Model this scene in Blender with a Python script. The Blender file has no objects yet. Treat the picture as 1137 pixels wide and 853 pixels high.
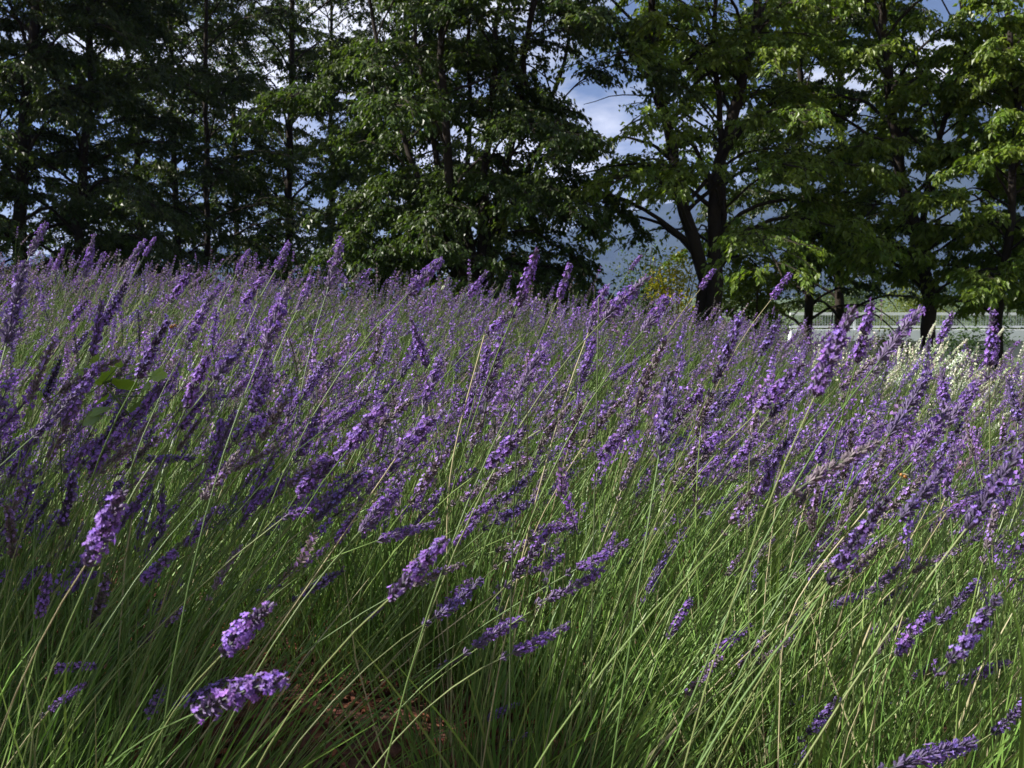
import bpy, math
import numpy as np
from mathutils import Vector

R = math.radians
S = bpy.context.scene
COL = S.collection
rng = np.random.default_rng(7)

# ------------------------------------------------------------------ camera, sky, sun, exposure
FPX, CW, CH, HORIZ = 1100.0, 1137.0, 853.0, 330.0
CAM = np.array([0.0, 0.0, 0.95])
PITCH = math.atan((CH / 2 - HORIZ) / FPX)
cam_d = bpy.data.cameras.new("camera")
cam = bpy.data.objects.new("camera", cam_d)
COL.objects.link(cam)
cam.location = CAM
cam.rotation_euler = (R(90) - PITCH, 0, 0)
cam_d.sensor_width = 36
cam_d.lens = 36 * FPX / CW
cam_d.clip_start, cam_d.clip_end = 0.05, 20000
cam_d.dof.use_dof = True
cam_d.dof.focus_distance = 1.9
cam_d.dof.aperture_fstop = 16
S.camera = cam

SUN_EL, SUN_AZ = R(42), R(-94)        # azimuth measured from +Y towards +X: the sun stands to the left
sd = Vector((math.sin(SUN_AZ) * math.cos(SUN_EL), math.cos(SUN_AZ) * math.cos(SUN_EL), math.sin(SUN_EL)))
sun_d = bpy.data.lights.new("sun", 'SUN')
sun_d.energy, sun_d.angle, sun_d.color = 5.0, R(0.5), (1, .945, .86)
sun = bpy.data.objects.new("sun", sun_d)
COL.objects.link(sun)
sun.rotation_euler = (-sd).to_track_quat('-Z', 'Y').to_euler()
sun.location = (-20, 0, 20)

W = bpy.data.worlds.new("World")
S.world = W
W.use_nodes = True
nt = W.node_tree
nt.nodes.clear()
N, L = nt.nodes.new, nt.links.new
out = N('ShaderNodeOutputWorld')
bg = N('ShaderNodeBackground')
sky = N('ShaderNodeTexSky')
sky.sky_type = 'NISHITA'
sky.sun_disc = False
sky.air_density, sky.dust_density = 1.0, .4
sky.sun_elevation, sky.sun_rotation = SUN_EL, SUN_AZ
tc = N('ShaderNodeTexCoord')
mp = N('ShaderNodeMapping')
mp.inputs['Scale'].default_value = (2.2, 2.2, 6.5)
nz = N('ShaderNodeTexNoise')
nz.inputs['Scale'].default_value = 1.6
nz.inputs['Detail'].default_value = 7
nz.inputs['Roughness'].default_value = .55
rp = N('ShaderNodeValToRGB')
rp.color_ramp.elements[0].position, rp.color_ramp.elements[1].position = .47, .62
mx = N('ShaderNodeMix')
mx.data_type = 'RGBA'
mx.inputs['B'].default_value = (17.0, 17.0, 17.2, 1)
L(tc.outputs['Generated'], mp.inputs['Vector'])
L(mp.outputs['Vector'], nz.inputs['Vector'])
L(nz.outputs['Fac'], rp.inputs['Fac'])
L(rp.outputs['Color'], mx.inputs['Factor'])
L(sky.outputs['Color'], mx.inputs['A'])
L(mx.outputs['Result'], bg.inputs['Color'])
bg.inputs['Strength'].default_value = .027
L(bg.outputs['Background'], out.inputs['Surface'])

S.view_settings.view_transform = 'Standard'
S.view_settings.look = 'None'
S.view_settings.exposure = 1.4
S.view_settings.gamma = 1.0
S.render.engine = 'CYCLES'
S.cycles.max_bounces = 6
S.cycles.diffuse_bounces = 3
S.cycles.transmission_bounces = 4
S.cycles.volume_bounces = 0

# ------------------------------------------------------------------ helpers
SP, CP = math.sin(PITCH), math.cos(PITCH)
AX = np.array([0, CP, -SP])
UP = np.array([0, SP, CP])


def at(px, py, depth):
    """world point seen at a place of the photograph, at a depth along the view axis"""
    return CAM + depth * (AX + (px - CW / 2) / FPX * np.array([1., 0, 0]) - (py - CH / 2) / FPX * UP)


def project(p):
    q = np.asarray(p) - CAM
    d = q @ AX
    return CW / 2 + FPX * q[..., 0] / d, CH / 2 - FPX * (q @ UP) / d, d


def sstep(a, b, x):
    t = np.clip((np.asarray(x, float) - a) / (b - a), 0, 1)
    return t * t * (3 - 2 * t)


def ground_z(x, y):
    x, y = np.asarray(x, float), np.asarray(y, float)
    xx = 7 * np.tanh(x / 7)
    z = .20 * sstep(1.6, 6.5, y) - .12 * np.log1p(np.exp((np.minimum(x, 9) - .65) * 3)) / 3 * sstep(1.8, 5, y) * (1 - sstep(30, 60, y)) - .062 * xx * (.35 + .65 * sstep(1, 4.5, y)) * (1 - sstep(30, 60, y))
    z = z - .35 * sstep(9, 14, y) - 1.0 * sstep(18, 34, y)
    z = z + .012 * np.sin(x * 5.1 + y * 2.3) + .012 * np.sin(x * 2.3 - y * 4.9)
    return z


def norm(v):
    return v / np.maximum(np.linalg.norm(v, axis=-1, keepdims=True), 1e-9)


def tag(o, label=None, cat=None, group=None, kind=None):
    for k, v in (('label', label), ('category', cat), ('group', group), ('kind', kind)):
        if v:
            o[k] = v
    return o


def mesh_data(name, V, F, mat, col=None, smooth=False):
    V = np.asarray(V, np.float32).reshape(-1, 3)
    F = np.asarray(F, np.int32)
    k = F.shape[1]
    me = bpy.data.meshes.new(name)
    me.vertices.add(len(V))
    me.vertices.foreach_set('co', V.ravel())
    me.loops.add(F.size)
    me.loops.foreach_set('vertex_index', F.ravel())
    me.polygons.add(len(F))
    me.polygons.foreach_set('loop_start', np.arange(0, F.size, k, dtype=np.int32))
    me.polygons.foreach_set('use_smooth', np.full(len(F), smooth, dtype=bool))
    if col is not None:
        c = np.ones((len(V), 4), np.float32)
        c[:, :3] = col
        me.attributes.new('Col', 'FLOAT_COLOR', 'POINT').data.foreach_set('color', c.ravel())
    me.update(calc_edges=True)
    me.materials.append(mat)
    return me


def link(name, me, parent=None):
    o = bpy.data.objects.new(name, me)
    COL.objects.link(o)
    if parent is not None:
        o.parent = parent
    return o


def empty(name, loc=(0, 0, 0)):
    o = bpy.data.objects.new(name, None)
    o.empty_display_size = .1
    COL.objects.link(o)
    o.location = loc
    return o


class MB:
    """collects quads with vertex colours"""
    def __init__(s):
        s.V, s.F, s.C, s.n = [], [], [], 0

    def add(s, V, F, C):
        V = np.asarray(V, float).reshape(-1, 3)
        s.V.append(V)
        s.F.append(np.asarray(F, int) + s.n)
        C = np.asarray(C, float)
        s.C.append(np.broadcast_to(C, (len(V), 3)) if C.ndim == 1 else C)
        s.n += len(V)

    def arrays(s):
        return np.concatenate(s.V), np.concatenate(s.F), np.concatenate(s.C)

    def data(s, name, mat, origin=(0, 0, 0), smooth=False):
        V, F, C = s.arrays()
        return mesh_data(name, V - np.asarray(origin), F, mat, C, smooth)


def tubes(P, rad, sides):
    """P (N,K,3) centre lines, rad (N,K) -> quads of N open tubes"""
    P = np.asarray(P, float)
    n, k, _ = P.shape
    T = norm(np.gradient(P, axis=1))
    ref = np.where(np.abs(T[..., :1]) > .8, np.array([0., 1, 0]), np.array([1., 0, 0]))
    u = norm(np.cross(T, ref))
    v = np.cross(T, u)
    a = np.arange(sides) / sides * 2 * np.pi
    V = P[:, :, None] + rad[:, :, None, None] * (u[:, :, None] * np.cos(a)[:, None] + v[:, :, None] * np.sin(a)[:, None])
    i, j, q = np.meshgrid(np.arange(n), np.arange(k - 1), np.arange(sides), indexing='ij')
    b = (i * k + j) * sides
    F = np.stack([b + q, b + (q + 1) % sides, b + sides + (q + 1) % sides, b + sides + q], -1).reshape(-1, 4)
    return V.reshape(-1, 3), F


def bezier(P0, P1, P2, k):
    t = np.linspace(0, 1, k)[None, :, None]
    return (1 - t) ** 2 * P0[:, None] + 2 * t * (1 - t) * P1[:, None] + t * t * P2[:, None]


# ------------------------------------------------------------------ materials
def material(name):
    m = bpy.data.materials.new(name)
    m.use_nodes = True
    t = m.node_tree
    return m, t, t.nodes['Principled BSDF'], t.nodes['Material Output']


def col_mat(name, rough=.6, trans=0., tint=(1, 1, 1), spec=.35, var=0.0, scale=30.):
    """base colour from the Col attribute (colour of each leaf or petal, shade put into some), some translucency"""
    m, t, p, o = material(name)
    a = t.nodes.new('ShaderNodeAttribute')
    a.attribute_name = 'Col'
    c = a.outputs['Color']
    if var:
        tcn = t.nodes.new('ShaderNodeTexCoord')
        nn = t.nodes.new('ShaderNodeTexNoise')
        nn.inputs['Scale'].default_value = scale
        nn.inputs['Detail'].default_value = 4
        t.links.new(tcn.outputs['Object'], nn.inputs['Vector'])
        mr = t.nodes.new('ShaderNodeMapRange')
        mr.inputs['To Min'].default_value = 1 - var
        mr.inputs['To Max'].default_value = 1 + var
        t.links.new(nn.outputs['Fac'], mr.inputs['Value'])
        mm = t.nodes.new('ShaderNodeMix')
        mm.data_type, mm.blend_type = 'RGBA', 'MULTIPLY'
        mm.inputs['Factor'].default_value = 1
        t.links.new(c, mm.inputs['A'])
        t.links.new(mr.outputs['Result'], mm.inputs['B'])
        c = mm.outputs['Result']
    t.links.new(c, p.inputs['Base Color'])
    p.inputs['Roughness'].default_value = rough
    p.inputs['Specular IOR Level'].default_value = spec
    if trans:
        tr = t.nodes.new('ShaderNodeBsdfTranslucent')
        mm = t.nodes.new('ShaderNodeMix')
        mm.data_type, mm.blend_type = 'RGBA', 'MULTIPLY'
        mm.inputs['Factor'].default_value = 1
        mm.inputs['B'].default_value = (*tint, 1)
        t.links.new(c, mm.inputs['A'])
        t.links.new(mm.outputs['Result'], tr.inputs['Color'])
        ms = t.nodes.new('ShaderNodeMixShader')
        ms.inputs['Fac'].default_value = trans
        t.links.new(p.outputs[0], ms.inputs[1])
        t.links.new(tr.outputs[0], ms.inputs[2])
        t.links.new(ms.outputs[0], o.inputs['Surface'])
    return m


M_LEAF = col_mat('tree_leaf', .42, .38, (1.8, 1.9, .7), .35)
M_BARK = col_mat('bark', .9, 0, spec=.15, var=.45, scale=22)
M_STEM = col_mat('lavender_stem', .5, .12, (1.2, 1.3, .7), .4)
M_CALYX = col_mat('lavender_calyx', .65, .1, (1.3, 1, 1.2), .3)
M_PETAL = col_mat('lavender_petal', .6, .3, (1.1, 1, 1.15), .25)
M_CHIP = col_mat('bark_chip', .85, 0, spec=.25, var=.4, scale=90)
M_PLAIN = col_mat('plain_surface', .6, 0, spec=.4, var=.12, scale=3)


def soil_material():
    m, t, p, o = material('soil')
    g = t.nodes.new('ShaderNodeNewGeometry')
    n1 = t.nodes.new('ShaderNodeTexNoise')
    n1.inputs['Scale'].default_value = 38
    n1.inputs['Detail'].default_value = 8
    r1 = t.nodes.new('ShaderNodeValToRGB')
    e = r1.color_ramp.elements
    e[0].position, e[0].color = .3, (.035, .015, .009, 1)
    e[1].position, e[1].color = .72, (.17, .07, .04, 1)
    n2 = t.nodes.new('ShaderNodeTexNoise')
    n2.inputs['Scale'].default_value = 1.3
    n2.inputs['Detail'].default_value = 6
    r2 = t.nodes.new('ShaderNodeValToRGB')
    e = r2.color_ramp.elements
    e[0].position, e[0].color = .3, (.03, .055, .016, 1)
    e[1].position, e[1].color = .75, (.075, .11, .03, 1)
    sx = t.nodes.new('ShaderNodeSeparateXYZ')
    mr = t.nodes.new('ShaderNodeMapRange')
    mr.inputs['From Min'].default_value, mr.inputs['From Max'].default_value = 6.5, 9
    mix = t.nodes.new('ShaderNodeMix')
    mix.data_type = 'RGBA'
    bp = t.nodes.new('ShaderNodeBump')
    bp.inputs['Distance'].default_value = .02
    k = t.links.new
    for n in (n1, n2):
        k(g.outputs['Position'], n.inputs['Vector'])
    k(g.outputs['Position'], sx.inputs[0])
    k(sx.outputs['Y'], mr.inputs['Value'])
    k(n1.outputs['Fac'], r1.inputs['Fac'])
    k(n2.outputs['Fac'], r2.inputs['Fac'])
    k(mr.outputs['Result'], mix.inputs['Factor'])
    k(r1.outputs['Color'], mix.inputs['A'])
    k(r2.outputs['Color'], mix.inputs['B'])
    k(mix.outputs['Result'], p.inputs['Base Color'])
    k(n1.outputs['Fac'], bp.inputs['Height'])
    k(bp.outputs['Normal'], p.inputs['Normal'])
    p.inputs['Roughness'].default_value = .9
    return m


def hill_material():
    m, t, p, o = material('wooded_hill')
    g = t.nodes.new('ShaderNodeNewGeometry')
    n1 = t.nodes.new('ShaderNodeTexNoise')
    n1.inputs['Scale'].default_value = .012
    n1.inputs['Detail'].default_value = 9
    r1 = t.nodes.new('ShaderNodeValToRGB')
    e = r1.color_ramp.elements
    e[0].position, e[0].color = .35, (.016, .026, .022, 1)
    e[1].position, e[1].color = .7, (.034, .046, .032, 1)
    t.links.new(g.outputs['Position'], n1.inputs['Vector'])
    t.links.new(n1.outputs['Fac'], r1.inputs['Fac'])
    t.links.new(r1.outputs['Color'], p.inputs['Base Color'])
    p.inputs['Roughness'].default_value = 1
    p.inputs['Specular IOR Level'].default_value = .1
    return m


# ------------------------------------------------------------------ ground, hills, haze
def grid_mesh(name, xs, ys, zf, mat, smooth=True):
    X, Y = np.meshgrid(xs, ys, indexing='xy')
    V = np.stack([X, Y, zf(X, Y)], -1).reshape(-1, 3)
    nx, ny = len(xs), len(ys)
    i, j = np.meshgrid(np.arange(nx - 1), np.arange(ny - 1), indexing='xy')
    b = (j * nx + i).ravel()
    F = np.stack([b, b + 1, b + nx + 1, b + nx], -1)
    return link(name, mesh_data(name, V, F, mat, None, smooth))


def spread(lim, fine, n):
    u = np.linspace(-1, 1, n)
    return np.sign(u) * (fine * np.abs(u) + (lim - fine) * np.abs(u) ** 7)


tag(grid_mesh('ground', spread(6000, 14, 161), np.concatenate([np.linspace(-3000, -12, 6), np.linspace(-8, 36, 150), np.geomspace(40, 6000, 18)]),
              ground_z, soil_material()), kind='structure')


def hill_z(X, Y):
    u = X / 1250.
    ridge = 95 + 385 * sstep(-.1, .9, u) + 30 * np.sin(u * 9 + .6) + 16 * np.sin(u * 23 + 1.) + 9 * np.sin(u * 51)
    ridge = ridge * (1 - .55 * sstep(1.1, 2.6, u)) + 60 * sstep(-.6, -1.6, u)
    prof = sstep(1500, 2600, Y) * (1 - sstep(2700, 3600, Y))
    rough = 22 * np.sin(X * .011 + Y * .006) * np.sin(Y * .009 - X * .004) + 10 * np.sin(X * .031 + Y * .017)
    return -4 + ridge * prof + rough * prof


tag(grid_mesh('hills', np.linspace(-3200, 3600, 240), np.linspace(1450, 3700, 70), hill_z, hill_material()), kind='structure')

hz, t, p, o = material('haze')
t.nodes.remove(p)
pv = t.nodes.new('ShaderNodeVolumePrincipled')
pv.inputs['Color'].default_value = (.29, .43, 1, 1)
pv.inputs['Density'].default_value = 1.5e-4
pv.inputs['Anisotropy'].default_value = .2
t.links.new(pv.outputs['Volume'], o.inputs['Volume'])
bx = np.array([[x, y, z] for z in (-6, 560) for y in (-120, 3800) for x in (-3400, 3800)], float)
tag(link('haze', mesh_data('haze', bx, [[0, 2, 3, 1], [4, 5, 7, 6], [0, 1, 5, 4], [2, 6, 7, 3], [0, 4, 6, 2], [1, 3, 7, 5]], hz)), kind='stuff')


# ------------------------------------------------------------------ bridge railing by the road beyond the trees
def box(mb, a, b, c):
    a, b = np.minimum(a, b), np.maximum(a, b)
    V = np.array([[x, y, z] for z in (a[2], b[2]) for y in (a[1], b[1]) for x in (a[0], b[0])])
    mb.add(V, [[0, 2, 3, 1], [4, 5, 7, 6], [0, 1, 5, 4], [2, 6, 7, 3], [0, 4, 6, 2], [1, 3, 7, 5]], c)


RY = 40.0
rail = tag(empty('bridge_railing', (10, RY, -1.0)), 'pale grey metal road railing with mesh panels beyond the trees', 'railing')
rail_x = (11.2, 30.0)
for nm, z0, z1, dy, c in (('top_rail', .22, .33, .05, (.78, .79, .8)), ('bottom_rail', -.28, -.2, .04, (.55, .57, .6)),
                          ('kerb_beam', -.80, -.36, .22, (.66, .68, .72))):
    b = MB()
    box(b, (rail_x[0], RY - dy, z0), (rail_x[1], RY + dy, z1), c)
    link(nm, b.data(nm, M_PLAIN, rail.location), rail)
b = MB()
for x in np.arange(rail_x[0] + .2, rail_x[1], .11):
    box(b, (x, RY - .008, -.2), (x + .022, RY + .008, .22), (.42, .45, .45))
for z in np.arange(-.12, .2, .09):
    box(b, (rail_x[0], RY + .012, z), (rail_x[1], RY + .02, z + .012), (.42, .45, .45))
link('mesh_panel', b.data('mesh_panel', M_PLAIN, rail.location), rail)
for x in np.arange(rail_x[0] + .7, rail_x[1], 1.86):
    b = MB()
    box(b, (x, RY - .045, -.36), (x + .09, RY - .062 + .12, .25), (.6, .62, .64))
    link('post', b.data('post', M_PLAIN, rail.location), rail)
b = MB()
box(b, (rail_x[0] - .3, RY - .1, -1.5), (rail_x[1] + .3, RY + .3, -.81), (.3, .3, .29))
link('footing', b.data('footing', M_PLAIN, rail.location), rail)


# ------------------------------------------------------------------ trees
def leaf_quads(mb, p, d, nrm, ln, wd, cols, r):
    """folded pointed leaves at p along d"""
    n = len(p)
    s = norm(np.cross(d, nrm))
    nr = np.cross(s, d)
    ln, wd = ln[:, None], wd[:, None]
    fold = (r.uniform(.1, .5, (n, 1))) * wd
    V = np.stack([p, p + .42 * ln * d + wd * s + fold * nr, p + ln * d - .12 * ln * nr, p + .42 * ln * d - wd * s + fold * nr], 1)
    F = np.arange(4 * n).reshape(n, 4)
    mb.add(V.reshape(-1, 3), F, np.repeat(cols, 4, 0))


def polyline(pts, k):
    pts = np.asarray(pts, float)
    s = np.concatenate([[0], np.cumsum(np.linalg.norm(np.diff(pts, axis=0), axis=1))])
    u = np.linspace(0, s[-1], k)
    return np.stack([np.interp(u, s, pts[:, i]) for i in range(3)], -1)


def tree(name, label, stems, radii, seed, limbs=26, low=1.0, top=7.5, reach=2.4, leaf=.10, dens=1.0, hue=(.055, .095, .022),
         flat=.5, voids=(), cat='tree', group=None, droop=.25, az=None):
    """stems: centre lines from the foot up; limbs leave them between the heights low and top; leaves sit on flat sprays of twigs"""
    r = np.random.default_rng(seed)
    foot = np.asarray(stems[0][0], float)
    root = tag(empty(name, foot), label, cat, group)
    wood, bark = MB(), np.array([.026, .021, .017])
    lines = []
    for pts, rad in zip(stems, radii):
        ln = polyline(pts, 22)
        ln[1:-1] += r.normal(0, .018, (20, 3)) * np.array([1, 1, .2])
        tp = np.linspace(1, .28, 22) ** .9
        tp[0] *= 1.35
        V, F = tubes(ln[None], (rad * tp)[None], 9)
        wood.add(V, F, bark * r.uniform(.8, 1.25))
        lines.append((ln, rad))
    link('trunk', wood.data('trunk', M_BARK, foot, True), root)
    # limbs
    li, tw = MB(), MB()
    A, B, C, rr = [], [], [], []
    g = 0
    for i in range(limbs):
        ln, rad = lines[i % len(lines)]
        zz = ln[:, 2] - foot[2]
        h = low + (top - low) * ((i // len(lines) + r.random()) / max(1, math.ceil(limbs / len(lines))))
        h = min(h, zz[-1] * .985)
        p0 = np.array([np.interp(h, zz, ln[:, q]) for q in range(3)])
        g += 2.4 + r.normal(0, .25)
        a = g if az is None else r.uniform(*az)
        f = (h - low) / max(.1, top - low)
        out_ = reach * r.uniform(.65, 1.1) * (1.0 - .28 * f)
        el = .28 + .7 * f + r.normal(0, .2)
        d = np.array([math.cos(a), math.sin(a), 0])
        p1 = p0 + d * out_ * .5 + np.array([0, 0, out_ * (.28 + .4 * el)])
        p2 = p0 + d * out_ + np.array([0, 0, out_ * (el * .55 - droop * (1 - f))])
        A.append(p0), B.append(p1), C.append(p2), rr.append(max(.012, rad * .32 * (1 - .4 * f)))
    A, B, C, rr = map(np.array, (A, B, C, rr))
    LP = bezier(A, B, C, 12)
    LP[:, 1:] += np.cumsum(r.normal(0, .02, (limbs, 11, 3)), axis=1)
    V, F = tubes(LP, rr[:, None] * np.linspace(1, .22, 12)[None], 5)
    li.add(V, F, bark)
    # twigs in flat sprays
    nt_ = max(6, int(16 * dens))
    tq = r.uniform(.22, 1., (limbs, nt_))
    idx = np.repeat(np.arange(limbs), nt_)
    fi = tq.ravel() * 11
    i0 = np.minimum(fi.astype(int), 10)
    fr = (fi - i0)[:, None]
    p0 = LP[idx, i0] * (1 - fr) + LP[idx, i0 + 1] * fr
    tan = norm(LP[idx, i0 + 1] - LP[idx, i0])
    side = np.where(r.random(len(idx)) < .5, -1., 1.)
    hz_ = norm(np.cross(tan, np.array([0, 0, 1.])))
    ang = r.uniform(.35, 1.15, len(idx))
    d = norm(tan * np.cos(ang)[:, None] * np.array([1, 1, .5]) + hz_ * (side * np.sin(ang))[:, None] + r.normal(0, .16, (len(idx), 3)))
    tl = (r.uniform(.45, 1.0, len(idx)) * (1.15 - .55 * tq.ravel()) * reach / 2.4)[:, None]
    p2 = p0 + d * tl - np.array([0, 0, 1.]) * tl * r.uniform(.05, .35, (len(idx), 1))
    TW = bezier(p0, p0 + d * tl * .55 + np.array([0, 0, .05]), p2, 5)
    # side twigs
    ns = 3
    j = np.repeat(np.arange(len(idx)), ns)
    k = r.integers(1, 4, len(j))
    q0 = TW[j, k]
    tt = norm(TW[j, k + 1] - TW[j, k])
    hh = norm(np.cross(tt, np.array([0, 0, 1.])))
    sg = np.where(r.random(len(j)) < .5, -1., 1.)[:, None]
    dd = norm(tt * .7 + hh * sg * .8 + r.normal(0, .18, (len(j), 3)) - np.array([0, 0, .12]))
    sl = tl[j] * r.uniform(.3, .62, (len(j), 1))
    TS = bezier(q0, q0 + dd * sl * .5 + np.array([0, 0, .02]), q0 + dd * sl - np.array([0, 0, 1.]) * sl * .15, 5)
    keep_t, keep_s = np.ones(len(TW), bool), np.ones(len(TS), bool)
    for (c, rad3) in voids:
        keep_t &= (((TW[:, 3] - c) / rad3) ** 2).sum(1) > 1
        keep_s &= (((TS[:, 3] - c) / rad3) ** 2).sum(1) > 1
    TW, TS = TW[keep_t], TS[keep_s]
    V, F = tubes(TW, np.tile(np.linspace(.009, .003, 5), (len(TW), 1)), 3)
    tw.add(V, F, bark * 1.1)
    V, F = tubes(TS, np.tile(np.linspace(.005, .002, 5), (len(TS), 1)), 3)
    tw.add(V, F, bark * 1.2)
    li.V += tw.V
    li.F += [f + li.n for f in tw.F]
    li.C += tw.C
    link('branches', li.data('branches', M_BARK, foot), root)
    # leaves
    lv = MB()
    ALL = np.concatenate([TW, TS])
    nl = np.concatenate([np.full(len(TW), int(19 * dens) + 4), np.full(len(TS), int(17 * dens) + 4)])
    m = np.repeat(np.arange(len(ALL)), nl)
    u = r.uniform(.12, 1.0, len(m)) * 4
    i0 = np.minimum(u.astype(int), 3)
    fr = (u - i0)[:, None]
    p = ALL[m, i0] * (1 - fr) + ALL[m, i0 + 1] * fr
    tg = norm(ALL[m, i0 + 1] - ALL[m, i0])
    hh = norm(np.cross(tg, np.array([0, 0, 1.])))
    sg = np.where(r.random(len(m)) < .5, -1., 1.)[:, None]
    d = norm(tg * r.uniform(.3, .9, (len(m), 1)) + hh * sg * r.uniform(.4, 1, (len(m), 1)) + np.array([0, 0, -1.]) * r.uniform(.1, .9, (len(m), 1)) + r.normal(0, .15, (len(m), 3)))
    nr = norm(np.array([0, 0, 1.]) + r.normal(0, flat, (len(m), 3)))
    l_ = .84 * leaf * r.uniform(.65, 1.25, len(m))
    p += r.normal(0, .025, p.shape)
    h = np.array(hue) * np.exp(r.normal(0, .16, (len(m), 1)))
    h = h * (1 + r.normal(0, .10, (len(ALL), 1))[m] * np.array([1.6, .8, .6]))
    leaf_quads(lv, p, d, nr, l_, l_ * r.uniform(.22, .31, len(m)), np.clip(h, .008, .3), r)
    link('crown', lv.data('crown', M_LEAF, foot), root)
    return root


def foot_at(px, depth):
    p = at(px, HORIZ, depth)
    p[2] = ground_z(p[0], p[1]) - .05
    return p


def px_stem(foot, depth, pts, tops=None):
    """a stem through places of the photograph at the tree's own distance (small sway in depth)"""
    L_ = [foot]
    for i, (x, y) in enumerate(pts):
        q = at(x, y, depth)
        q[1] += .25 * math.sin(1.7 * i + x)
        L_.append(q)
    return L_


def void(px, py, depth, rx, rz, ry=3.0):
    return (at(px, py, depth), np.array([rx, ry, rz]) * np.array([depth / FPX, 1, depth / FPX]))


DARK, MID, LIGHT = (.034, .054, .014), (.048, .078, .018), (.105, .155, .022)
GT = 'trees along the far edge of the field'


def simple(px, depth, lab, rad, seed, lean=0, h=8.5, name='deciduous_tree', **kw):
    f = foot_at(px, depth)
    s = [f, f + np.array([lean * .3, .1, h * .35]), f + np.array([lean * .8, -.1, h * .7]), f + np.array([lean, .2, h])]
    return tree(name, lab, [s], [rad], seed, group=GT, **kw)


V0 = []
# the wood on the left
f = foot_at(28, 14.5)
tree('deciduous_tree', 'dark tree with thick straight trunk leaning slightly right, second trunk from the left edge', [px_stem(f, 14.5, [(30, 240), (40, 100), (52, -60), (60, -220)])], [.11], 11,
     limbs=44, low=.5, top=7.2, reach=2.5, hue=DARK, dens=.95, group=GT, leaf=.085)
f = foot_at(93, 15)
tree('deciduous_tree', 'dark tree with slim upright black trunk right of the thick leaning one', [px_stem(f, 15, [(92, 240), (94, 100), (92, -60), (96, -220)])], [.085], 12,
     limbs=42, low=.6, top=7.4, reach=2.4, hue=DARK, dens=.95, group=GT, leaf=.085)
simple(-12, 15.5, 'dark slender tree cut by the left edge of the view', .07, 13, .3, limbs=34, low=.5, top=7.5, reach=2.6, hue=MID, leaf=.085, dens=.82)
simple(228, 17.5, 'thin-trunked shaded tree standing between the slim black trunk and the pale-leaved multi-stemmed tree', .06, 14, .2, limbs=36, low=.7, top=7.5, reach=2.7, hue=DARK, leaf=.085, dens=.82)
simple(160, 21, 'shaded tree further back in the wood, behind the slim black trunk', .09, 15, -.2, h=9, limbs=40, low=.6, top=8.2, reach=2.6, hue=DARK, leaf=.09, dens=.82)
simple(318, 21, 'open-branched tree behind the left half of the multi-stemmed tree, sky between its boughs', .10, 16, .3, h=9.5, limbs=30, low=1.2, top=8.6, reach=2.6, hue=DARK, leaf=.09, dens=.85)
simple(195, 19, 'dim slender tree filling the wood right of the slim black trunk', .07, 61, .1, h=9, limbs=40, low=.7, top=8.2, reach=2.5, hue=DARK, leaf=.09, dens=.82)
simple(368, 23, 'dim far tree behind the pale-leaved side of the multi-stemmed tree', .08, 63, .1, h=9, limbs=38, low=1.2, top=8.4, reach=2.4, hue=DARK, leaf=.09, dens=.8)
simple(262, 24, 'dim far tree in the gap left of the open-branched tree', .08, 62, .1, h=9.5, limbs=42, low=.6, top=8.8, reach=2.7, hue=MID, leaf=.09, dens=.82)
# multi-stemmed tree in the middle
D = 13.2
f = foot_at(525, D)
st, ra = [], []
for i, (bx_, mid, tp) in enumerate([(505, (440, 130), (395, -60)), (512, (472, 110), (440, -80)), (520, (498, 110), (480, -90)), (526, (520, 110), (520, -100)),
                                    (534, (548, 120), (560, -90)), (541, (575, 130), (600, -70)), (546, (604, 150), (650, -40))]):
    g0 = f + np.array([(bx_ - 525) * D / FPX * .8, .12 * math.sin(i * 2.1), 0])
    st.append(px_stem(g0, D, [(bx_, 285), ((bx_ + mid[0]) / 2 - 4, 215), mid, tp]))
    for q in st[-1][2:]:
        q[1] += .7 * math.sin(i * 2.4)
    ra.append(.055 + .012 * (i % 3))
tree('multi_stemmed_tree', 'broad dark tree with many thin stems fanning from one foot, middle of the tree line', st, ra, 21,
     limbs=104, low=.35, top=6.4, reach=2.25, hue=(.042, .069, .016), dens=1.1, group=GT, leaf=.085, droop=.5)
# forked tree
D = 13.8
f = foot_at(783, D)
s1 = px_stem(f, D, [(782, 315), (770, 270), (757, 220), (738, 120), (722, 20), (712, -120)])
s2 = px_stem(f + np.array([.06, .05, 0]), D, [(790, 315), (793, 260), (797, 200), (818, 110), (842, 20), (860, -120)])
s3 = px_stem(f + np.array([.02, .2, 0]), D + .3, [(792, 300), (800, 240), (800, 160), (792, 60), (790, -100)])
tree('forked_tree', 'tree with stout dark trunk forking low into two leaning limbs, bright green leaves', [s1, s2, s3], [.115, .125, .07], 22,
     limbs=54, low=1.75, top=6.2, reach=2.5, hue=LIGHT, dens=.85, group=GT, leaf=.10, droop=.12,
     voids=[void(660, 95, D, 42, 50), void(715, 268, D, 38, 38), void(640, 190, D, 20, 20), void(845, 105, D, 16, 14), void(765, 235, D, 16, 50), void(812, 175, D, 22, 16), void(690, 140, D, 24, 22)])
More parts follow.
